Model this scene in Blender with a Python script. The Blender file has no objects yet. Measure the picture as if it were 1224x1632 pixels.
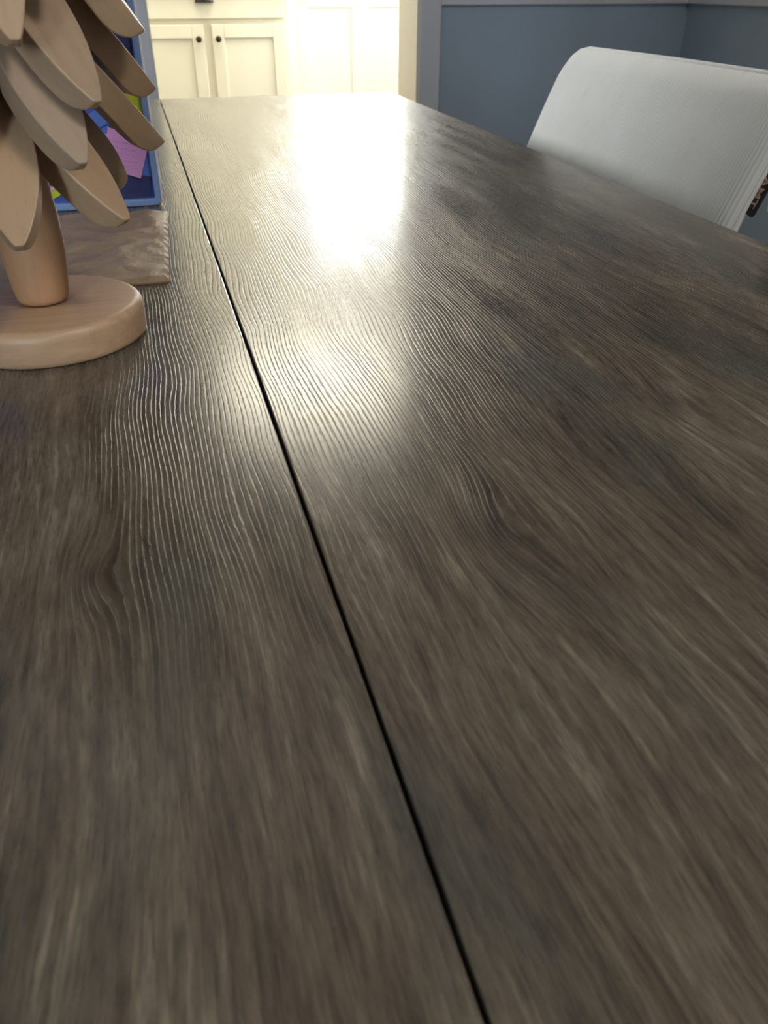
import bpy, bmesh, math, random
from mathutils import Vector, Matrix, noise
R = math.radians
random.seed(7)
S = bpy.context.scene
C = S.collection

# ------------------------------------------------------------------ camera
cam_d = bpy.data.cameras.new('camera')
cam = bpy.data.objects.new('camera', cam_d); C.objects.link(cam)
cam.location = (0, 0, .95)
cam.rotation_euler = (R(90 - 33.02), 0, R(-15.3))
cam_d.sensor_fit = 'VERTICAL'; cam_d.sensor_height = 36
cam_d.lens = 1300 / 1632 * 36
cam_d.clip_start = .01
cam_d.dof.use_dof = True
cam_d.dof.focus_distance = .58
cam_d.dof.aperture_fstop = 19
S.camera = cam

# ------------------------------------------------------------------ world, light, exposure
w = bpy.data.worlds.new('world'); S.world = w; w.use_nodes = True
w.node_tree.nodes['Background'].inputs[0].default_value = (.75, .85, 1, 1)
w.node_tree.nodes['Background'].inputs[1].default_value = .35
S.view_settings.view_transform = 'Standard'; S.view_settings.look = 'None'
S.view_settings.gamma = 1; S.view_settings.use_curve_mapping = False
S.view_settings.exposure = 1.3

def area(name, loc, rot, sx, sy, power, col):
    d = bpy.data.lights.new(name, 'AREA'); d.shape = 'RECTANGLE'; d.size = sx; d.size_y = sy
    d.energy = power; d.color = col
    o = bpy.data.objects.new(name, d); C.objects.link(o); o.location = loc; o.rotation_euler = rot
    return o
# daylight outside the glazed kitchen door
area('door_daylight', (1.38, 5.80, 1.46), (R(-90), 0, 0), .64, .94, 15, (1, .985, .95))
# daylight outside the kitchen side window (right kitchen wall)
area('kitchen_daylight', (2.86, 4.5, 1.55), (0, R(90), 0), 1.1, 1.2, 38, (1, .97, .88))
# daylight outside the living room window behind the photographer
area('rear_daylight', (-1.7, -3.32, 1.5), (R(90), 0, 0), .4, 1.2, 46, (.78, .90, 1))
# added strip lamp beyond the left window, narrow so the chair's near end darkens
area('added_side_light', (-3.2, 3.2, 1.5), (0, R(-90), R(-20)), 1.2, .14, 56, (.97, .98, 1))

# ------------------------------------------------------------------ materials
def mat(name):
    m = bpy.data.materials.new(name); m.use_nodes = True
    return m, m.node_tree.nodes, m.node_tree.links, m.node_tree.nodes['Principled BSDF']

class N:
    """small helper around one node tree"""
    def __init__(s, m): s.t = m.node_tree
    def new(s, k, **kw):
        n = s.t.nodes.new(k)
        for a, b in kw.items(): setattr(n, a, b)
        return n
    def put(s, sock, v):
        if hasattr(v, 'is_output'): s.t.links.new(v, sock)
        else: sock.default_value = v
    def math(s, op, a, b=0., c=None, clamp=False):
        n = s.new('ShaderNodeMath', operation=op, use_clamp=clamp)
        s.put(n.inputs[0], a); s.put(n.inputs[1], b)
        if c is not None: s.put(n.inputs[2], c)
        return n.outputs[0]
    def xyz(s, x, y, z=0.):
        n = s.new('ShaderNodeCombineXYZ')
        for i, v in enumerate((x, y, z)): s.put(n.inputs[i], v)
        return n.outputs[0]
    def noise(s, v, scale=1., detail=2., rough=.5, dist=0.):
        n = s.new('ShaderNodeTexNoise'); s.put(n.inputs['Vector'], v)
        n.inputs['Scale'].default_value = scale; n.inputs['Detail'].default_value = detail
        n.inputs['Roughness'].default_value = rough; n.inputs['Distortion'].default_value = dist
        return n.outputs['Fac']
    def ramp(s, f, *stops):
        n = s.new('ShaderNodeValToRGB'); s.put(n.inputs[0], f)
        e = n.color_ramp.elements
        while len(e) < len(stops): e.new(.5)
        for el, (p, c) in zip(e, stops):
            el.position = p; el.color = (c if len(c) == 4 else (*c, 1)) if hasattr(c, '__len__') else (c, c, c, 1)
        return n.outputs[0]
    def mix(s, f, a, b, blend='MIX'):
        n = s.new('ShaderNodeMix', data_type='RGBA', blend_type=blend)
        s.put(n.inputs[0], f); s.put(n.inputs[6], a); s.put(n.inputs[7], b)
        return n.outputs[2]
    def bump(s, h, strength, dist):
        n = s.new('ShaderNodeBump'); n.inputs['Strength'].default_value = strength
        n.inputs['Distance'].default_value = dist; s.put(n.inputs['Height'], h)
        return n.outputs[0]

def paint(name, col, rough=.5, var=.06, bump=.05, scale=9):
    m, ns, ls, b = mat(name); n = N(m)
    tc = n.new('ShaderNodeTexCoord').outputs['Object']
    f = n.noise(tc, scale, 3)
    c = n.mix(f, tuple(x * (1 - var) for x in col) + (1,), tuple(min(1, x * (1 + var)) for x in col) + (1,))
    n.put(b.inputs['Base Color'], c); b.inputs['Roughness'].default_value = rough
    if bump:
        n.put(b.inputs['Normal'], n.bump(n.noise(tc, 260, 2), bump, .001))
    return m

M = {}
M['blue_paint'] = paint('blue_grey_wall_paint', (.36, .43, .51), .36, .03)
M['upper_paint'] = paint('pale_grey_wall_paint', (.34, .35, .37), .6, .03)
M['trim'] = paint('lilac_white_trim_paint', (.66, .65, .70), .4, .02, 0)
M['cream'] = paint('cream_cabinet_paint', (.90, .85, .70), .4, .015, 0)
M['door_white'] = paint('warm_white_door_paint', (.79, .755, .67), .4, .015, 0)
M['kitchen_wall'] = paint('kitchen_wall_paint', (.80, .76, .63), .6, .02)
M['ceiling'] = paint('ceiling_paint', (.80, .80, .78), .8, .02)
M['kceiling'] = paint('kitchen_ceiling_paint', (.85, .83, .76), .8, .02)
M['floor'] = paint('brown_floor', (.10, .075, .055), .45, .2, .05, 4)
M['counter'] = paint('counter_stone', (.35, .33, .30), .3, .2, 0, 60)
M['dark_metal'] = paint('dark_bronze_metal', (.05, .045, .04), .35, .1, 0); M['dark_metal'].node_tree.nodes['Principled BSDF'].inputs['Metallic'].default_value = .8
M['leg_black'] = paint('black_metal', (.03, .03, .03), .5, .1, 0)
M['plastic_white'] = paint('white_plastic', (.82, .82, .84), .35, .01, 0)
M['plastic_cream'] = paint('cream_plastic', (.8, .76, .66), .4, .01, 0)
M['frame_blue'] = paint('light_blue_plastic', (.17, .25, .47), .4, .04, 0)
M['deep_blue'] = paint('deep_blue_card', (.022, .05, .30), .5, .3, 0, 25)
M['navy'] = paint('navy_card', (.012, .016, .09), .6, .2, 0, 40)
M['mid_blue'] = paint('mid_blue_card', (.055, .12, .42), .5, .1, 0, 40)
M['lime'] = paint('lime_note_paper', (.42, .46, .02), .8, .06, 0, 30)
M['ink'] = paint('purple_ink', (.40, .18, .40), .8, .1, 0)
M['pink'] = paint('pink_note_paper', (.53, .25, .50), .8, .05, 0, 30)
M['tag_black'] = paint('black_woven_tag', (.012, .011, .011), .8, .2, 0, 300)
M['copper'] = paint('copper_thread', (.55, .33, .22), .6, .15, 0, 400)
m, ns, ls, b = mat('window_glass'); n = N(m)
tr_ = n.new('ShaderNodeBsdfTransparent'); gl = n.new('ShaderNodeBsdfGlossy'); gl.inputs['Roughness'].default_value = .02
n.put(tr_.inputs['Color'], n.mix(n.noise(n.new('ShaderNodeTexCoord').outputs['Object'], 3), (.96, .98, .97, 1), (.98, .99, .99, 1)))
mx = n.new('ShaderNodeMixShader'); mx.inputs[0].default_value = .05
ls.new(tr_.outputs[0], mx.inputs[1]); ls.new(gl.outputs[0], mx.inputs[2]); ls.new(mx.outputs[0], ns['Material Output'].inputs[0])
M['glass'] = m

# dark, textured wood decor of the table top
def table_wood():
    m, ns, ls, b = mat('charcoal_brown_wood_decor'); n = N(m)
    sep = n.new('ShaderNodeSeparateXYZ'); n.put(sep.inputs[0], n.new('ShaderNodeTexCoord').outputs['Object'])
    x, y = sep.outputs[0], sep.outputs[1]
    ma = n.math
    u = x
    # slow meander of the grain
    d1 = ma('SUBTRACT', n.noise(n.xyz(ma('MULTIPLY', x, 6.), ma('MULTIPLY', y, 2.2)), 1, 2, .5), .5)
    u = ma('ADD', u, ma('MULTIPLY', d1, .055))
    d2 = ma('SUBTRACT', n.noise(n.xyz(ma('MULTIPLY', x, 26.), ma('MULTIPLY', y, 9.)), 1, 2, .5), .5)
    u = ma('ADD', u, ma('MULTIPLY', d2, .005))
    # knots: the lines swing round them
    knotmask = 0.
    for kx, ky, a, s in ((-0.044, 0.283, .006, .010), (0.123, 0.268, .013, .017), (0.266, 0.366, .012, .022)):
        dx = ma('DIVIDE', ma('SUBTRACT', x, kx), s); dy = ma('DIVIDE', ma('SUBTRACT', y, ky), s * 2.6)
        r2 = ma('ADD', ma('MULTIPLY', dx, dx), ma('MULTIPLY', dy, dy))
        g = ma('POWER', 2.718, ma('MULTIPLY', r2, -1.))
        u = ma('ADD', u, ma('MULTIPLY', g, a))
        core = ma('POWER', 2.718, ma('MULTIPLY', r2, -9.))
        knotmask = ma('ADD', core, knotmask)
    # pores in lines following the grain
    jit = n.noise(n.xyz(ma('MULTIPLY', x, 420.), ma('MULTIPLY', y, 330.)), 1, 2, .6)
    ph = ma('ADD', ma('MULTIPLY', u, 2 * math.pi / .0028), ma('MULTIPLY', n.noise(n.xyz(ma('MULTIPLY', u, 120.), ma('MULTIPLY', y, 5.)), 1, 3, .6), 9.))
    ph = ma('ADD', ph, ma('MULTIPLY', jit, 1.6))
    wv = ma('MULTIPLY', ma('ADD', ma('SINE', ph), 1.), .5)
    zone = n.noise(n.xyz(ma('MULTIPLY', u, 30.), ma('MULTIPLY', y, 3.)), 1, 2)
    brk = n.noise(n.xyz(ma('MULTIPLY', u, 600.), ma('MULTIPLY', y, 110.)), 1, 3, .6)
    ln = n.ramp(ma('ADD', wv, ma('MULTIPLY', ma('SUBTRACT', brk, .5), .95)), (.66, 0.), (.98, 1.))
    ln = ma('MULTIPLY', ln, n.ramp(zone, (.34, .45), (.62, 1.)))
    # colour
    broad = n.noise(n.xyz(ma('MULTIPLY', u, 34.), ma('MULTIPLY', y, 5.)), 1, 4, .6)
    streak = n.noise(n.xyz(ma('MULTIPLY', u, 260.), ma('MULTIPLY', y, 19.)), 1, 4, .65)
    fine = n.noise(n.xyz(ma('MULTIPLY', u, 800.), ma('MULTIPLY', y, 95.)), 1, 2, .6)
    patch = n.noise(n.xyz(ma('MULTIPLY', x, 16.), ma('MULTIPLY', y, 6.), 3.), 1, 3, .5)
    c = n.ramp(ma('ADD', ma('MULTIPLY', broad, .5), ma('MULTIPLY', streak, .5)), (.34, (.030, .0215, .0155)), (.46, (.092, .069, .048)), (.56, (.148, .115, .082)), (.66, (.28, .227, .17)))
    c = n.mix(ma('MULTIPLY', n.ramp(patch, (.5, 0.), (.68, 1.)), .55), c, (.060, .064, .053, 1))
    c = n.mix(ma('MULTIPLY', n.ramp(fine, (.46, 0.), (.70, 1.)), .5), c, (.030, .026, .021, 1))
    c = n.mix(ma('MULTIPLY', ln, .09), c, (.16, .142, .12, 1))
    c = n.mix(ma('MULTIPLY', knotmask, .55, clamp=True), c, (.028, .022, .017, 1))
    n.put(b.inputs['Base Color'], c)
    n.put(b.inputs['Roughness'], ma('ADD', .185, ma('MULTIPLY', ln, .2)))
    b.inputs['IOR'].default_value = 1.53
    h = ma('ADD', ma('MULTIPLY', ln, -1.), ma('MULTIPLY', fine, .12))
    n.put(b.inputs['Normal'], n.bump(h, .30, .0004))
    return m
M['table'] = table_wood()

def beech(name, c0, c1, axis):
    m, ns, ls, b = mat(name); n = N(m)
    tc = n.new('ShaderNodeTexCoord').outputs['Object']
    oi = n.new('ShaderNodeObjectInfo').outputs['Random']
    mp = n.new('ShaderNodeMapping'); n.put(mp.inputs['Vector'], tc)
    sc = [130, 130, 130]; sc[axis] = 9; mp.inputs['Scale'].default_value = sc
    n.put(mp.inputs['Location'], n.xyz(n.math('MULTIPLY', oi, 37.), n.math('MULTIPLY', oi, 11.), 0.))
    f = n.noise(mp.outputs[0], 1, 4, .6, .6)
    c = n.mix(f, (*c0, 1), (*c1, 1))
    mp2 = n.new('ShaderNodeMapping'); n.put(mp2.inputs['Vector'], tc)
    s2 = [900, 900, 900]; s2[axis] = 130; mp2.inputs['Scale'].default_value = s2
    fl = n.ramp(n.noise(mp2.outputs[0], 1, 1), (.70, 0.), (.78, 1.))
    c = n.mix(n.math('MULTIPLY', fl, .35), c, (c0[0] * .55, c0[1] * .45, c0[2] * .38, 1))
    hs = n.new('ShaderNodeHueSaturation'); n.put(hs.inputs['Color'], c)
    n.put(hs.inputs['Value'], n.math('ADD', .9, n.math('MULTIPLY', oi, .2)))
    n.put(hs.inputs['Saturation'], n.math('ADD', .85, n.math('MULTIPLY', oi, .2)))
    n.put(b.inputs['Base Color'], hs.outputs[0]); b.inputs['Roughness'].default_value = .45
    n.put(b.inputs['Normal'], n.bump(f, .12, .0004))
    return m
M['beech_x'] = beech('beech_wood_leaf', (.31, .20, .118), (.43, .29, .178), 0)
M['beech_z'] = beech('beech_wood_trunk', (.40, .19, .08), (.58, .305, .135), 2)
M['beech_base'] = beech('beech_wood_base', (.37, .185, .08), (.64, .385, .195), 0)
M['table_leg'] = paint('dark_leg_wood', (.03, .026, .022), .5, .2, 0)

def kraft():
    m, ns, ls, b = mat('brown_kraft_paper'); n = N(m)
    tc = n.new('ShaderNodeTexCoord').outputs['Object']
    f = n.noise(tc, 60, 4, .6)
    n.put(b.inputs['Base Color'], n.mix(f, (.28, .19, .115, 1), (.39, .275, .175, 1))); b.inputs['Roughness'].default_value = .5
    n.put(b.inputs['Normal'], n.bump(n.noise(tc, 45, 5, .55, 1.2), .35, .004))
    return m
M['kraft'] = kraft()

def corduroy():
    m, ns, ls, b = mat('pale_grey_ribbed_fabric'); n = N(m)
    sep = n.new('ShaderNodeSeparateXYZ'); n.put(sep.inputs[0], n.new('ShaderNodeTexCoord').outputs['Object'])
    tc = n.new('ShaderNodeTexCoord').outputs['Object']
    rib = n.math('MULTIPLY', n.math('ADD', n.math('SINE', n.math('MULTIPLY', sep.outputs[1], 2 * math.pi / .0058)), 1.), .5)
    f = n.noise(tc, 9, 4, .6)
    c = n.mix(f, (.66, .645, .61, 1), (.80, .79, .755, 1))
    st = n.ramp(n.noise(tc, 22, 2), (.66, 0.), (.74, 1.))
    c = n.mix(n.math('MULTIPLY', st, .18), c, (.34, .33, .31, 1))
    c = n.mix(n.math('MULTIPLY', rib, .16), c, (.42, .40, .38, 1))
    n.put(b.inputs['Base Color'], c); b.inputs['Roughness'].default_value = .9
    b.inputs['Sheen Weight'].default_value = .5; b.inputs['Sheen Roughness'].default_value = .4
    n.put(b.inputs['Normal'], n.bump(n.math('MULTIPLY', rib, -1.), .35, .0015))
    return m
M['fabric'] = corduroy()

# ------------------------------------------------------------------ mesh helpers
def link(name, bm, m, parent=None, smooth=False, bevel=0., seg=2):
    bmesh.ops.recalc_face_normals(bm, faces=bm.faces[:])
    me = bpy.data.meshes.new(name); bm.to_mesh(me); bm.free()
    me.materials.append(M[m])
    if smooth: me.polygons.foreach_set('use_smooth', [True] * len(me.polygons))
    o = bpy.data.objects.new(name, me); C.objects.link(o)
    if parent: o.parent = parent
    if bevel:
        md = o.modifiers.new('bevel', 'BEVEL'); md.width = bevel; md.segments = seg; md.limit_method = 'ANGLE'; md.angle_limit = R(40)
        md.harden_normals = False
    return o
def box(bm, x0, x1, y0, y1, z0, z1):
    v = [bm.verts.new((x, y, z)) for x in (x0, x1) for y in (y0, y1) for z in (z0, z1)]
    for f in ((0, 1, 3, 2), (4, 6, 7, 5), (0, 4, 5, 1), (2, 3, 7, 6), (0, 2, 6, 4), (1, 5, 7, 3)):
        bm.faces.new([v[i] for i in f])
    return v
def boxes(name, m, lst, parent=None, bevel=0.):
    bm = bmesh.new()
    for b in lst: box(bm, *b)
    return link(name, bm, m, parent, bevel=bevel)
def lathe(bm, prof, n=64, c=(0, 0), caps=True):
    rings = []
    for r, z in prof:
        rings.append([bm.verts.new((c[0] + r * math.cos(2 * math.pi * i / n), c[1] + r * math.sin(2 * math.pi * i / n), z)) for i in range(n)])
    for a, b in zip(rings, rings[1:]):
        for i in range(n): bm.faces.new((a[i], a[(i + 1) % n], b[(i + 1) % n], b[i]))
    if caps: bm.faces.new(rings[0][::-1]); bm.faces.new(rings[-1])
def prism(bm, pts, h0, h1, conv):
    a = [bm.verts.new(conv(p[0], p[1], h0)) for p in pts]; b = [bm.verts.new(conv(p[0], p[1], h1)) for p in pts]
    bm.faces.new(a); bm.faces.new(b[::-1])
    for i in range(len(pts)):
        j = (i + 1) % len(pts); bm.faces.new((a[i], b[i], b[j], a[j]))
def tube(bm, p, q, r0, r1, n=14):
    p, q = Vector(p), Vector(q); d = (q - p).normalized(); s = d.orthogonal().normalized(); t = d.cross(s)
    ra = [bm.verts.new(p + r0 * (math.cos(2 * math.pi * i / n) * s + math.sin(2 * math.pi * i / n) * t)) for i in range(n)]
    rb = [bm.verts.new(q + r1 * (math.cos(2 * math.pi * i / n) * s + math.sin(2 * math.pi * i / n) * t)) for i in range(n)]
    for i in range(n): bm.faces.new((ra[i], ra[(i + 1) % n], rb[(i + 1) % n], rb[i]))
    bm.faces.new(ra[::-1]); bm.faces.new(rb)
def empty(name, loc=(0, 0, 0)):
    o = bpy.data.objects.new(name, None); C.objects.link(o); o.location = loc; o.empty_display_size = .05
    return o
def tag(o, label, cat, group=None):
    o['label'] = label; o['category'] = cat
    if group: o['group'] = group
    return o
def struct(o, label=None):
    o['kind'] = 'structure'
    if label: o['label'] = label
    return o

# ------------------------------------------------------------------ setting: dining room
XL, XR, YF, YB, H = -2.3, 2.13, 3.29, -3.2, 2.6
T = .20                                  # thickness of the wall to the kitchen
OX0, OX1, OZ = .078, 1.033, 2.36         # opening to the kitchen
struct(boxes('floor', 'floor', [(XL - .15, 2.95, YB - .15, 6.0, -.1, 0)]), 'brown floor of the dining room and kitchen')
struct(boxes('ceiling', 'ceiling', [(XL - .15, XR + .15, YB - .15, YF + T, H, H + .1)]), 'flat pale ceiling')
RB, RT = .879, .955                      # chair rail
wf = empty('wall_far'); struct(wf, 'wall with the kitchen opening, blue-grey below the chair rail')
boxes('lower_paint', 'blue_paint', [(XL, OX0, YF, YF + T, 0, RB + .02), (OX1, XR + .15, YF, YF + T, 0, RB + .02)], wf)
boxes('upper_paint', 'upper_paint', [(XL, OX0, YF, YF + T, RB + .02, H), (OX1, XR + .15, YF, YF + T, RB + .02, H), (OX0, OX1, YF, YF + T, OZ, H)], wf)
wr = empty('wall_right'); struct(wr, 'side wall behind the upholstered chair, blue-grey below the chair rail')
boxes('lower_paint', 'blue_paint', [(XR, XR + .15, YB, YF, 0, RB + .02)], wr)
boxes('upper_paint', 'upper_paint', [(XR, XR + .15, YB, YF, RB + .02, H)], wr)
wl = empty('wall_left'); struct(wl, 'side wall with an added window')
wy0, wy1, wz0, wz1 = 2.67, 2.98, .95, 2.15
boxes('lower_paint', 'blue_paint', [(XL - .15, XL, YB, YF, 0, RB + .02)], wl)
boxes('upper_paint', 'upper_paint', [(XL - .15, XL, YB, wy0, RB + .02, H), (XL - .15, XL, wy1, YF, RB + .02, H), (XL - .15, XL, wy0, wy1, wz1, H), (XL - .15, XL, wy0, wy1, RB + .02, wz0)], wl)
wb = empty('wall_back'); struct(wb, 'rear wall with a window behind the dining area')
bx0, bx1, bz0, bz1 = -1.95, -1.45, .9, 2.1
boxes('plaster', 'upper_paint', [(XL, bx0, YB - .15, YB, 0, H), (bx1, XR, YB - .15, YB, 0, H), (bx0, bx1, YB - .15, YB, 0, bz0), (bx0, bx1, YB - .15, YB, bz1, H)], wb)
struct(boxes('added_partition', 'upper_paint', [(-.5, XR, -1.12, -1.0, 0, H)]), 'added partition wall blocking rear light, behind the near end of the table')  # added unseen wall; its edge shades the chair's near end and the far corner

def window(name, x0, x1, y0, y1, z0, z1, along):
    """frame with a cross bar and two panes; along = 'x' or 'y'"""
    o = empty(name); struct(o, 'white framed window')
    t = .05
    def bx(a0, a1, z0_, z1_, d0, d1):
        return (a0, a1, d0, d1, z0_, z1_) if along == 'x' else (d0, d1, a0, a1, z0_, z1_)
    a0, a1, d0, d1 = (x0, x1, y0, y1) if along == 'x' else (y0, y1, x0, x1)
    am = (a0 + a1) / 2; two = a1 - a0 > .45
    boxes('window_frame', 'trim', [bx(a0, a0 + t, z0, z1, d0, d1), bx(a1 - t, a1, z0, z1, d0, d1), bx(a0 + t, a1 - t, z0, z0 + t, d0, d1), bx(a0 + t, a1 - t, z1 - t, z1, d0, d1)] + ([bx(am - .02, am + .02, z0 + t, z1 - t, d0, d1)] if two else []), o)
    dm = (d0 + d1) / 2
    for p, q in (((a0 + t, am - .02), (am + .02, a1 - t)) if two else ((a0 + t, a1 - t),)):
        boxes('pane', 'glass', [bx(p, q, z0 + t, z1 - t, dm - .002, dm + .002)], o)
    return o
window('window_1', bx0, bx1, YB - .10, YB - .04, bz0, bz1, 'x')
window('added_window_2', XL - .10, XL - .04, wy0, wy1, wz0, wz1, 'y')  # unseen window added; its near jamb keeps light off the chair's near end

# chair rail, baseboards and casing of the opening
def rail(name, lst, label):
    return struct(boxes(name, 'trim', lst, bevel=.004), label)
cas = .078
rail('trim_1', [(OX1 + cas, XR, YF - .022, YF, RB, RT)], 'white chair rail on the blue-grey wall beside the kitchen opening')
rail('trim_2', [(XR - .022, XR, -1.0, YF - .022, RB, RT)], 'white chair rail on the side wall behind the chair')
rail('trim_3', [(XL, OX0 - cas, YF - .022, YF, RB, RT)], 'white chair rail left of the kitchen opening')
rail('trim_4', [(OX0 - cas, OX0, YF - .018, YF, 0, OZ + cas), (OX1, OX1 + cas, YF - .018, YF, 0, OZ + cas), (OX0, OX1, YF - .018, YF, OZ, OZ + cas)], 'lilac-white casing around the kitchen opening')
struct(boxes('trim_5', 'door_white', [(OX1 - .014, OX1 + .001, YF - .018, YF + T + .018, 0, OZ), (OX0 - .001, OX0 + .004, YF - .018, YF + T + .018, 0, OZ), (OX0 + .004, OX1 - .014, YF - .018, YF + T + .018, OZ - .014, OZ + .001)]), 'cream lining of the kitchen opening')
rail('baseboard_far', [(OX1 + cas, XR, YF - .015, YF, 0, .12), (XL, OX0 - cas, YF - .015, YF, 0, .12)], 'white baseboard of the far wall')
rail('baseboard_right', [(XR - .015, XR, -1.0, YF - .015, 0, .12)], 'white baseboard of the side wall')
rail('baseboard_left', [(XL, XL + .015, YB, YF - .015, 0, .12)], 'white baseboard of the window wall')

# ------------------------------------------------------------------ setting: kitchen
KX0, KX1, KY = -.7, 2.7, 5.6
DX0, DX1, DZ = .985, 1.785, 2.03         # glazed back door
kw = empty('wall_kitchen'); struct(kw, 'cream kitchen walls beyond the opening')
boxes('back_wall', 'kitchen_wall', [(KX0, DX0, KY, KY + .15, 0, H), (DX1, KX1, KY, KY + .15, 0, H), (DX0, DX1, KY, KY + .15, DZ, H)], kw)
boxes('side_wall', 'kitchen_wall', [(KX0 - .15, KX0, YF + T, KY + .15, 0, H)], kw)
boxes('side_wall', 'kitchen_wall', [(KX1, KX1 + .12, YF + T, 3.85, 0, H), (KX1, KX1 + .12, 5.15, KY + .15, 0, H), (KX1, KX1 + .12, 3.85, 5.15, 0, .95), (KX1, KX1 + .12, 3.85, 5.15, 2.15, H)], kw)
boxes('front_wall', 'kitchen_wall', [(XR + .15, KX1, YF + .05, YF + T, 0, H)], kw)
window('window_3', KX1 + .03, KX1 + .09, 3.85, 5.15, .95, 2.15, 'y')
struct(boxes('ceiling_kitchen', 'kceiling', [(KX0 - .15, KX1 + .15, YF + T, KY + .15, H, H + .1)]), 'cream kitchen ceiling')
struct(boxes('trim_6', 'door_white', [(DX0 - .075, DX0, KY - .02, KY, 0, DZ + .075), (DX1, DX1 + .075, KY - .02, KY, 0, DZ + .075), (DX0, DX1, KY - .02, KY, DZ, DZ + .075)], bevel=.004), 'cream casing of the kitchen door')
dr = empty('door_1', (0, 0, 0)); struct(dr, 'warm white half-glazed kitchen door with two lower panels')
y0, y1 = KY + .03, KY + .07
gx0, gx1, gz0, gz1 = DX0 + .09, DX1 - .09, .99, 1.93
pxm = (DX0 + DX1) / 2
g = .006
dl = [(DX0 + g, gx0, y0, y1, .01, DZ - g), (gx1, DX1 - g, y0, y1, .01, DZ - g), (gx0, gx1, y0, y1, gz1, DZ - g), (gx0, gx1, y0, y1, .82, gz0), (gx0, gx1, y0, y1, .01, .16), (pxm - .05, pxm + .05, y0, y1, .16, .82)]
boxes('door_frame', 'door_white', dl, dr, bevel=.003)
for a, b_ in ((gx0, pxm - .05), (pxm + .05, gx1)):
    boxes('door_panel', 'door_white', [(a, b_, y0 + .008, y1 - .004, .16, .82)], dr)
boxes('pane', 'glass', [(gx0, gx1, KY + .048, KY + .052, gz0, gz1)], dr)
bm = bmesh.new(); lathe(bm, [(.026, 0), (.026, .006), (.010, .010), (.010, .035), (.024, .042), (.027, .055), (.018, .066)], 20)
bmesh.ops.rotate(bm, verts=bm.verts[:], matrix=Matrix.Rotation(R(90), 3, 'X')); bmesh.ops.translate(bm, verts=bm.verts[:], vec=(DX0 + .055, y0, .90))
link('door_knob', bm, 'dark_metal', dr, True)

# base cabinet with two doors and a drawer
cf = 5.0
cb = empty('base_cabinet', (0, 0, 0)); tag(cb, 'cream base cabinet with two panel doors and dark knobs in the kitchen', 'cabinet')
CX0, CX1 = -.02, .835
boxes('body', 'cream', [(CX0, CX1, cf + .001, KY - .005, .10, .91), (CX0 + .03, CX1 - .03, cf + .07, KY - .02, 0, .10)], cb)
def panel_door(name, x0, x1, z0, z1, st, parent):
    d = boxes(name, 'cream', [(x0, x0 + st, cf - .020, cf, z0, z1), (x1 - st, x1, cf - .020, cf, z0, z1), (x0 + st, x1 - st, cf - .020, cf, z0, z0 + st), (x0 + st, x1 - st, cf - .020, cf, z1 - st, z1), (x0 + st, x1 - st, cf - .010, cf, z0 + st, z1 - st)], parent, bevel=.003)
    return d
for x0, x1, kx in ((.005, .392, .362), (.433, .815, .463)):
    d = panel_door('door', x0, x1, .13, .765, .062, cb)
    bm = bmesh.new(); lathe(bm, [(.006, 0), (.006, .012), (.014, .018), (.0155, .024), (.010, .030)], 18)
    bmesh.ops.rotate(bm, verts=bm.verts[:], matrix=Matrix.Rotation(R(90), 3, 'X')); bmesh.ops.translate(bm, verts=bm.verts[:], vec=(kx, cf - .02, .70))
    link('knob', bm, 'dark_metal', d, True)
dw = boxes('drawer', 'cream', [(.005, .815, cf - .02, cf, .79, .905)], cb, bevel=.004)
bm = bmesh.new()                                                     # cup pull: half dome, open below
ns_, nt = 14, 7; vs = []
for i in range(ns_ + 1):
    a = math.pi * i / ns_
    vs.append([bm.verts.new((.41 - .048 * math.cos(a) * math.cos(math.pi / 2 * j / nt * .98), cf - .02 - .026 * math.sin(math.pi / 2 * j / nt), .862 + .034 * math.sin(a) * math.cos(math.pi / 2 * j / nt * .98))) for j in range(nt + 1)])
for i in range(ns_):
    for j in range(nt): bm.faces.new((vs[i][j], vs[i + 1][j], vs[i + 1][j + 1], vs[i][j + 1]))
o = link('cup_pull', bm, 'dark_metal', dw, True); sd = o.modifiers.new('solid', 'SOLIDIFY'); sd.thickness = .002
ct = boxes('countertop', 'counter', [(KX0 + .01, CX1 + .02, cf - .04, KY - .005, .91, .95)], bevel=.004); tag(ct, 'stone countertop lying on the cream kitchen cabinet', 'countertop')

# unseen kitchen ceiling lamp, added and sized for the broad glow on the table
lp = empty('added_ceiling_lamp', (.78, 4.42, H)); tag(lp, 'added round flush ceiling lamp in the kitchen', 'lamp')
bm = bmesh.new(); lathe(bm, [(.56, -.002), (.56, -.045), (.55, -.05)], 48); link('housing', bm, 'plastic_white', lp, False)
m, ns, ls, b = mat('lit_lamp_diffuser'); M['lit'] = m
n = N(m); n.put(b.inputs['Emission Color'], n.mix(n.noise(n.new('ShaderNodeTexCoord').outputs['Object'], 3), (1, .90, .70, 1), (1, .93, .76, 1)))
b.inputs['Emission Strength'].default_value = 5.8
bm = bmesh.new(); lathe(bm, [(.548, -.051), (.54, -.066), (.4, -.08), (.2, -.088), (.02, -.09)], 48); link('diffuser', bm, 'lit', lp, True)

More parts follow.
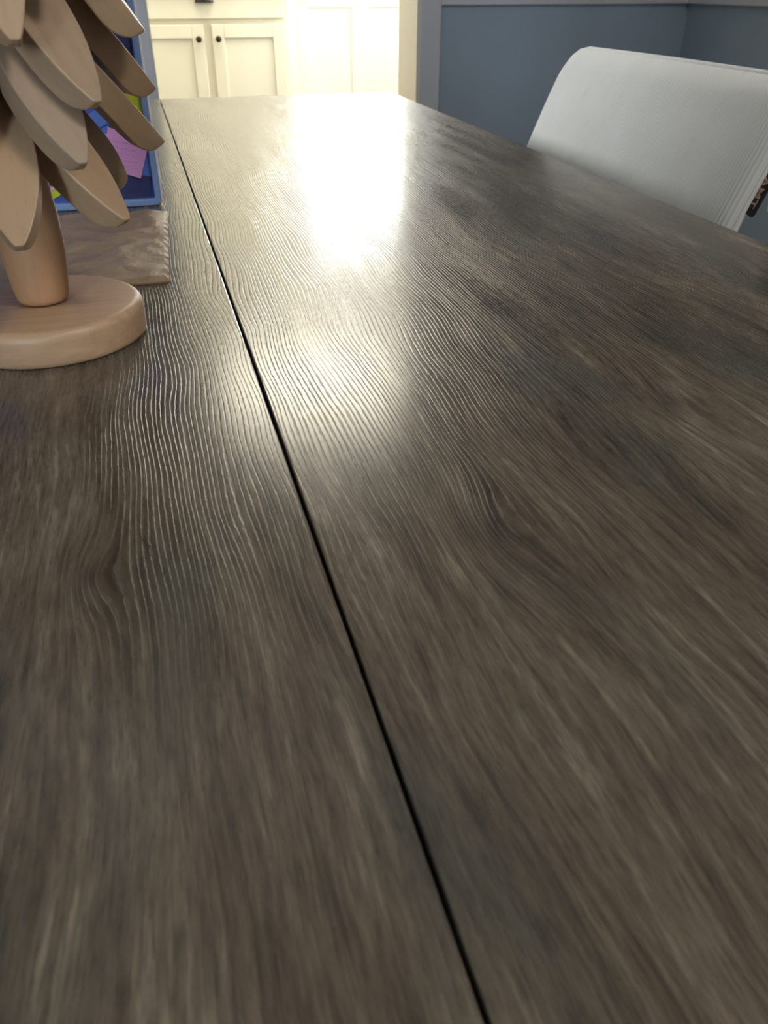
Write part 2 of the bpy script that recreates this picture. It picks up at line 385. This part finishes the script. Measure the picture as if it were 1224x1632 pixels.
# unseen dining room ceiling lamp, added to light tree and table from front right
lp = empty('added_ceiling_lamp', (1.05, -.58, H)); tag(lp, 'added round flush ceiling lamp beside the near end of the dining table', 'lamp')
bm = bmesh.new(); lathe(bm, [(.30, -.002), (.30, -.045), (.285, -.05)], 48); link('housing', bm, 'plastic_white', lp, False)
m = M['lit'].copy(); m.name = 'lit_white_diffuser'; M['lit_white'] = m; b = m.node_tree.nodes['Principled BSDF']
m.node_tree.nodes['Mix'].inputs[6].default_value = (1, .96, .88, 1); m.node_tree.nodes['Mix'].inputs[7].default_value = (1, .97, .90, 1)
b.inputs['Emission Strength'].default_value = 13
bm = bmesh.new(); lathe(bm, [(.28, -.051), (.27, -.066), (.2, -.08), (.1, -.088), (.02, -.09)], 48); link('diffuser', bm, 'lit_white', lp, True)

# wall outlet on the side wall
ot = empty('wall_outlet', (XR, 2.535, .318)); tag(ot, 'cream electrical outlet plate low on the side wall', 'outlet')
boxes('cover_plate', 'plastic_cream', [(-.006, -.0005, -.036, .036, -.058, .058)], ot, bevel=.002)
for dz in (-.02, .02): boxes('socket', 'plastic_white', [(-.009, -.006, -.016, .016, dz - .014, dz + .014)], ot, bevel=.001)

# ------------------------------------------------------------------ table
TZ, SX, X0, X1, Y0, Y1 = .75, .0475, -.44, .536, -.12, 1.905
tb = empty('dining_table', (0, 0, 0)); tag(tb, 'long dining table with charcoal-brown wood-grain top split by a thin joint', 'table')
def board(name, x0, x1, round_sides):
    rad = .022; pts = []
    cs = [(x0, Y0, 180, 'l'), (x1, Y0, 270, 'r'), (x1, Y1, 0, 'r'), (x0, Y1, 90, 'l')]
    for cx, cy, a0, sd_ in cs:
        if sd_ in round_sides:
            ox = cx + rad if cx == x0 else cx - rad; oy = cy + rad if cy == Y0 else cy - rad
            for k in range(7):
                a = R(a0 + 15 * k); pts.append((ox + rad * math.cos(a), oy + rad * math.sin(a)))
        else: pts.append((cx, cy))
    bm = bmesh.new(); prism(bm, pts, TZ - .028, TZ, lambda x, y, h: (x, y, h))
    return link(name, bm, 'table', tb, bevel=.0007, seg=2)
gap = .0008
board('tabletop_board', X0, SX - gap, 'l')
board('tabletop_board', SX + gap, X1, 'r')
boxes('apron', 'table_leg', [(X0 + .06, X1 - .06, Y0 + .06, Y0 + .085, .63, TZ - .0285), (X0 + .06, X1 - .06, Y1 - .085, Y1 - .06, .63, TZ - .0285), (X0 + .06, X0 + .085, Y0 + .085, Y1 - .085, .63, TZ - .0285), (X1 - .085, X1 - .06, Y0 + .085, Y1 - .085, .63, TZ - .0285), (SX - .05, SX + .05, Y0 + .085, Y1 - .085, .68, TZ - .0285)], tb)
for lx in (X0 + .055, X1 - .125):
    for ly in (Y0 + .055, Y1 - .125): boxes('leg', 'table_leg', [(lx, lx + .07, ly, ly + .07, 0, TZ - .029)], tb, bevel=.003)

# ------------------------------------------------------------------ upholstered chair
ch = empty('upholstered_chair', (.64, 1.0965, 0)); tag(ch, 'pale grey ribbed-fabric chair with reclined backrest pushed up to the table', 'chair')
KR = .41; ZB, ZT = .50, .862; HW = .2865
def back_pt(s, t, side):
    """s -1..1 across (local y), t 0..1 up; side -1 front (towards table), 1 rear"""
    z = ZB + (ZT - ZB) * t
    x = KR * (z - .72) - .02 + .012 * (1 - s * s) + .03 * max(0, (z - .78)) 
    th = .032
    return Vector((x + (th if side > 0 else 0), s * HW, z))
bm = bmesh.new(); nsx, nty = 30, 24
def rounded(s, t):
    """squeeze the square into one with rounded upper corners"""
    y = s * HW; z = ZB + (ZT - ZB) * t; rc = .045
    ay = abs(y)
    if z > ZT - rc and ay > HW - rc:
        dy, dz = ay - (HW - rc), z - (ZT - rc); mx = max(dy, dz); l = math.hypot(dy, dz)
        if l > 1e-9: k = mx / l; dy *= k; dz *= k
        ay = HW - rc + dy; z = ZT - rc + dz
    return (math.copysign(ay, y) / HW, (z - ZB) / (ZT - ZB))
grid = {}
for sd_ in (-1, 1):
    for i in range(nsx + 1):
        for j in range(nty + 1):
            s = -1 + 2 * i / nsx; s = math.sin(s * math.pi / 2) * .5 + s * .5; t = 1 - (1 - j / nty) ** 1.3
            rs, rt = rounded(s, t); p = back_pt(rs, rt, sd_)
            e = max(abs(s), 0 if t < .5 else (t - .5) * 2)
            pin = max(0, (e - .90) / .10) ** 2 * .0115
            p.x += -sd_ * pin
            p.x += sd_ * .004 * math.cos(rs * 1.5) * math.sin(rt * 3)
            grid[sd_, i, j] = bm.verts.new(p)
for sd_ in (-1, 1):
    for i in range(nsx):
        for j in range(nty): bm.faces.new([grid[sd_, a, b_] for a, b_ in ((i, j), (i + 1, j), (i + 1, j + 1), (i, j + 1))])
rim = [(i, 0) for i in range(nsx)] + [(nsx, j) for j in range(nty)] + [(i, nty) for i in range(nsx, 0, -1)] + [(0, j) for j in range(nty, 0, -1)]
for k in range(len(rim)):
    a, b_ = rim[k], rim[(k + 1) % len(rim)]
    bm.faces.new((grid[-1, a[0], a[1]], grid[-1, b_[0], b_[1]], grid[1, b_[0], b_[1]], grid[1, a[0], a[1]]))
bk = link('backrest', bm, 'fabric', ch, True)
sb = bk.modifiers.new('sub', 'SUBSURF'); sb.levels = sb.render_levels = 1
# piping along the front rim of the backrest
bm = bmesh.new()
pp = [back_pt(*rounded(s, t), -1) + Vector((.016, 0, 0)) for s, t in [(-1, j / 12) for j in range(12)] + [(-1 + 2 * i / 24, 1) for i in range(25)] + [(1, j / 12) for j in range(11, -1, -1)]]
pp = [Vector((p.x, p.y * .996, p.z - (.001 if p.z > .8 else 0))) for p in pp]
rg = []
for k, p in enumerate(pp):
    d = (pp[min(k + 1, len(pp) - 1)] - pp[max(k - 1, 0)]).normalized(); s_ = d.cross(Vector((1, 0, 0))).normalized(); t_ = d.cross(s_)
    rg.append([bm.verts.new(p + .0042 * (math.cos(math.pi / 4 * i) * s_ + math.sin(math.pi / 4 * i) * t_)) for i in range(8)])
for a, b_ in zip(rg, rg[1:]):
    for i in range(8): bm.faces.new((a[i], a[(i + 1) % 8], b_[(i + 1) % 8], b_[i]))
link('piping', bm, 'fabric', bk, True)
# seat cushion, frame, legs
bm = bmesh.new(); box(bm, -.50, -.05, -.29, .29, .40, .52)
st_ = link('seat', bm, 'fabric', ch, bevel=.035, seg=4)
boxes('seat_frame', 'leg_black', [(-.48, -.03, -.26, .26, .365, .402)], ch, bevel=.004)
for by in (-.2, .14): boxes('back_bracket', 'leg_black', [(-.12, -.05, by, by + .06, .385, .56)], ch, bevel=.004)
for lx, ly in ((-.44, -.22), (-.44, .22), (-.07, -.22), (-.07, .22)):
    bm = bmesh.new(); tube(bm, (lx, ly, .37), (lx + (-.03 if lx < -.2 else .05), ly * 1.12, 0), .016, .010); link('leg', bm, 'leg_black', ch, True)
# woven maker's tag on the near side seam
tz0, tz1 = .731, .80
def tagpt(yy, zz, dx): return (KR * (zz - .72) - .02 + .016 + dx, -HW - yy, zz)
bm = bmesh.new()
prism(bm, [(-.006, tz0 + .003), (.014, tz0), (.016, tz0 + .003), (.016, tz1), (-.006, tz1)], -.001, .001, tagpt)
tg = link('fabric_tag', bm, 'tag_black', ch); tg['label'] = 'black tag with copper lettering'
cu = bpy.data.curves.new('tag_text', 'FONT'); cu.body = 'AMT'; cu.size = .0125; cu.align_x = 'CENTER'; cu.extrude = .0002; cu.offset = .0001
tmp = bpy.data.objects.new('tag_text', cu); C.objects.link(tmp)
dg = bpy.context.evaluated_depsgraph_get(); me = bpy.data.meshes.new_from_object(tmp.evaluated_get(dg))
C.objects.unlink(tmp); bpy.data.objects.remove(tmp); bpy.data.curves.remove(cu)
for v in me.vertices:                                                # text runs down the tag, its tops towards the tag's free edge
    tx, ty, tz_ = v.co
    v.co = tagpt(.0022 + ty * 1.05, tz0 + .024 - tx * 1.25, -.0013 - tz_)
me.materials.clear(); me.materials.append(M['copper'])
lt = bpy.data.objects.new('lettering', me); C.objects.link(lt); lt.parent = tg

# ------------------------------------------------------------------ wooden tree
AX, AY = -.077, .5685
tr = empty('wooden_tree', (AX, AY, TZ)); tag(tr, 'decorative beech tree with drooping leaf slats on a round base', 'ornament')
bm = bmesh.new(); br = .0625
prof = [(br - .002, .0003), (br - .0005, .0015), (br, .004), (br, .017)] + [(br - .0055 * (1 - math.cos(R(a))), .017 + .0060 * math.sin(R(a))) for a in range(15, 91, 15)] + [(br * .6, .0232), (.01, .0232)]
lathe(bm, prof, 96); link('base', bm, 'beech_base', tr, True)
bm = bmesh.new()
ctl = [(.0150, .0234), (.0166, .026), (.0180, .036), (.0193, .050), (.0199, .064), (.0195, .078), (.0184, .092), (.0171, .106), (.0162, .120), (.0158, .136), (.016, .15), (.0165, .17), (.014, .19), (.010, .21), (.010, .345)]
lathe(bm, ctl, 48); t_o = link('trunk', bm, 'beech_z', tr, True); sb = t_o.modifiers.new('sub', 'SUBSURF'); sb.levels = sb.render_levels = 1

def leaf_mesh(L, W, Tk):
    bm = bmesh.new(); n_ = 26; sec = []
    for i in range(n_ + 1):
        s = i / n_; s = 1 - (1 - s) ** 1.35                            # finer towards the tip
        x = L * s
        if s < .55: hw = W / 2 * (.62 + .38 * math.sin(s / .55 * math.pi / 2))
        else: hw = W / 2 * (.13 + .87 * math.cos((s - .55) / .45 * math.pi / 2) ** .80)
        ls_ = L - x; rr = Tk * 1.05
        zb = -Tk if ls_ > rr else -(.0028 + (Tk - .0028) * math.sqrt(max(0, 1 - ((rr - ls_) / rr) ** 2)))
        sec.append([bm.verts.new(p) for p in ((x, -hw, 0), (x, hw, 0), (x, hw * .96, zb), (x, -hw * .96, zb))])
    for a, b_ in zip(sec, sec[1:]):
        for i in range(4): bm.faces.new((a[i], a[(i + 1) % 4], b_[(i + 1) % 4], b_[i]))
    bm.faces.new(sec[0][::-1]); bm.faces.new(sec[-1])
    bmesh.ops.recalc_face_normals(bm, faces=bm.faces[:])
    # tip cut faces a little darker by its own end-grain shading only
    me = bpy.data.meshes.new('leaf'); bm.to_mesh(me); bm.free(); me.materials.append(M['beech_x'])
    return me
tiers = [  # tip radius, tip height over the table, azimuths
    (.095, .083, (-86, (-39, .081), 49, 78, 118, 150, 190, 232)),
    (.095, .120, (-61, (16, .095, .113), 112, 150, 188, 226, -102)),
    (.095, .148, (-52, (18, .095, .1435), 105, 145, 185, 225, -101)),
    (.095, .177, (-74, (-4, .0885, .1765), 60, 105, 145, 185, 225)),
    (.088, .206, (-55, -14, 26, 66, 106, 146, 186, 226, 266)),
    (.078, .235, (-70, -25, 20, 65, 110, 155, 200, 245)),
    (.064, .262, (-60, -10, 40, 90, 140, 190, 240)),
    (.048, .288, (-80, -20, 40, 100, 160, 220))]
TILT = {0: 48, 1: 50, 2: 50, 3: 56, 4: 54, 5: 54, 6: 54, 7: 55}
ri = .018
for ti, (rt, zt, azs) in enumerate(tiers):
    L = (rt - ri) / math.cos(R(TILT[ti])); me = leaf_mesh(L, .034 * min(1, L / .11) , .0165 if ti < 5 else .013)
    for az in azs:
        tl = TILT[ti]; z_ = zt; sh = 0
        if isinstance(az, tuple):
            if len(az) > 2: z_ = az[2]
            sh = az[1] - rt; az = az[0]
        zr = z_ + L * math.sin(R(tl))
        o = bpy.data.objects.new('leaf', me); C.objects.link(o); o.parent = tr
        o.location = ((ri + sh) * math.cos(R(az)), (ri + sh) * math.sin(R(az)), zr)
        o.rotation_euler = (0, R(tl), R(az))
        md = o.modifiers.new('bevel', 'BEVEL'); md.width = .0009; md.segments = 2; md.limit_method = 'ANGLE'; md.angle_limit = R(40)
bm = bmesh.new(); lathe(bm, [(.004, .345), (.012, .352), (.014, .362), (.010, .374), (.003, .384)], 32); link('top_knob', bm, 'beech_z', tr, True)

# ------------------------------------------------------------------ blue framed note board
bo = empty('note_board', (.011, .937, TZ)); tag(bo, 'upright blue-framed board covered with pink and lime notes behind the wooden tree', 'note board')
BW, BH = .345, .255
def rrect(x0, x1, z0, z1, r, k=6):
    pts = []
    for cx, cz, a0 in ((x1 - r, z0 + r, 270), (x1 - r, z1 - r, 0), (x0 + r, z1 - r, 90), (x0 + r, z0 + r, 180)):
        for i in range(k + 1): a = R(a0 + 90 * i / k); pts.append((cx + r * math.cos(a), cz + r * math.sin(a)))
    return pts
fy = lambda x, z, h: (x, h, z)
bm = bmesh.new(); prism(bm, rrect(-BW, .0028, .0003, BH + .002, .008), .0085, .034, fy); link('body', bm, 'plastic_white', bo, bevel=.001)
bm = bmesh.new(); oo = rrect(-BW, .0005, .0003, BH, .007); ii = rrect(-BW + .0075, -.006, .0075, BH - .0075, .002)
va = [[bm.verts.new((x, h, z)) for x, z in pts] for pts, h in ((oo, 0), (oo, .008), (ii, .008), (ii, 0))]
for q in range(4):
    A_, B_ = va[q], va[(q + 1) % 4]
    for i in range(len(A_)): j = (i + 1) % len(A_); bm.faces.new((A_[i], A_[j], B_[j], B_[i]))
link('frame', bm, 'frame_blue', bo, bevel=.0016)
boxes('backing', 'deep_blue', [(-BW + .005, -.004, .0065, .0082, .005, BH - .005)], bo)
def note(name, m, pts, lay):
    bm = bmesh.new(); h = .0062 - lay * .0006; prism(bm, pts, h, h + .0005, fy); return link(name, bm, m, bo)
note('card', 'navy', [(-.0372, .036), (-.0062, .0285), (-.0098, .0085), (-.062, .0085), (-.060, .041)], 1)
note('card', 'mid_blue', [(-.028, .060), (-.0064, .0600), (-.0064, .0285), (-.028, .033)], 2)
note('card', 'mid_blue', [(-.0585, .0895), (-.044, .0965), (-.0398, .0811), (-.0535, .0755)], 3)
note('card', 'mid_blue', [(-.0525, .0740), (-.0405, .0795), (-.040, .066), (-.050, .060)], 2)
note('card', 'navy', [(-.0425, .096), (-.034, .099), (-.030, .066), (-.0395, .068)], 1)
pk = note('sticky_note', 'pink', [(-.0472, .0707), (-.0435, .0718), (-.0419, .0777), (-.0335, .0745), (-.034, .0725), (-.0115, .068), (-.0065, .0555), (-.0173, .0278), (-.0379, .0348)], 5)
scr = random.Random(3)
for k in range(5):                                                   # faint handwriting
    z0_ = .0655 - k * .0058; bm = bmesh.new(); x = -.043 + k * .0022
    while x < -.018 - k * .0004:
        wl_ = scr.uniform(.0012, .004); dz = -(x + .043) * .26 + scr.uniform(-.0005, .0005)
        box(bm, x, x + wl_, .00295, .0031, z0_ + dz, z0_ + dz + .0007); x += wl_ + .0009
    link('handwriting', bm, 'ink', pk)
note('sticky_note', 'lime', [(-.040, .108), (-.0062, .106), (-.0062, .084), (-.036, .0795)], 2)
note('sticky_note', 'lime', [(-.133, .006 + .003), (-.112, .0098), (-.0918, .0189), (-.0964, .028), (-.115, .036), (-.135, .030)], 3)
note('sticky_note', 'pink', [(-.120, .046), (-.102, .0435), (-.0951, .0392), (-.0985, .0214), (-.122, .0205)], 4)
note('sticky_note', 'lime', [(-.30, .16), (-.26, .165), (-.258, .12), (-.298, .118)], 3)
note('sticky_note', 'pink', [(-.23, .20), (-.18, .21), (-.17, .16), (-.222, .152)], 3)
note('card', 'navy', [(-.040, .17), (-.0075, .17), (-.0075, .112), (-.042, .118)], 1)
note('card', 'mid_blue', [(-.16, .12), (-.09, .125), (-.088, .06), (-.158, .056)], 1)
note('sticky_note', 'lime', [(-.12, .235), (-.07, .232), (-.073, .185), (-.122, .188)], 2)

# ------------------------------------------------------------------ kraft paper bag lying flat
bg = empty('paper_bag', (0, 0, TZ)); tag(bg, 'flat crumpled brown paper bag lying between the wooden tree and the note board', 'paper bag')
bm = bmesh.new(); nx, ny = 96, 64; bx0_, bx1_, by0, by1 = -.33, .006, .664, .905
def hgt(x, y):
    p = Vector((x * 14, y * 14, 0)); q = Vector((x * 38, y * 30, 2))
    a = (.35 - abs(noise.noise(p))) * .0085 + (.3 - abs(noise.noise(q))) * .003; a = max(0, a)
    return .0022 + a
top = {}
for i in range(nx + 1):
    for j in range(ny + 1):
        s, t = i / nx, j / ny
        zig = .0013 * abs((t * 26) % 1 - .5) * 2
        lean = .010 * t
        x = bx0_ + (bx1_ + lean - zig - bx0_) * s; y = by0 + (by1 - by0) * t + .0012 * math.sin(s * 31) + .004 * s * (1 - t) * 0
        e = min(s, 1 - s, t, 1 - t)
        z = .0014 + (hgt(x, y) - .0014) * min(1, e / .008)
        top[i, j, 1] = bm.verts.new((x, y, z)); top[i, j, 0] = bm.verts.new((x, y, .0002))
for i in range(nx):
    for j in range(ny):
        for k in (0, 1): bm.faces.new([top[a, b_, k] for a, b_ in ((i, j), (i + 1, j), (i + 1, j + 1), (i, j + 1))])
edge = [(i, 0) for i in range(nx)] + [(nx, j) for j in range(ny)] + [(i, ny) for i in range(nx, 0, -1)] + [(0, j) for j in range(ny, 0, -1)]
for k in range(len(edge)):
    a, b_ = edge[k], edge[(k + 1) % len(edge)]
    bm.faces.new((top[a[0], a[1], 0], top[b_[0], b_[1], 0], top[b_[0], b_[1], 1], top[a[0], a[1], 1]))
link('paper_sheet', bm, 'kraft', bg, False)
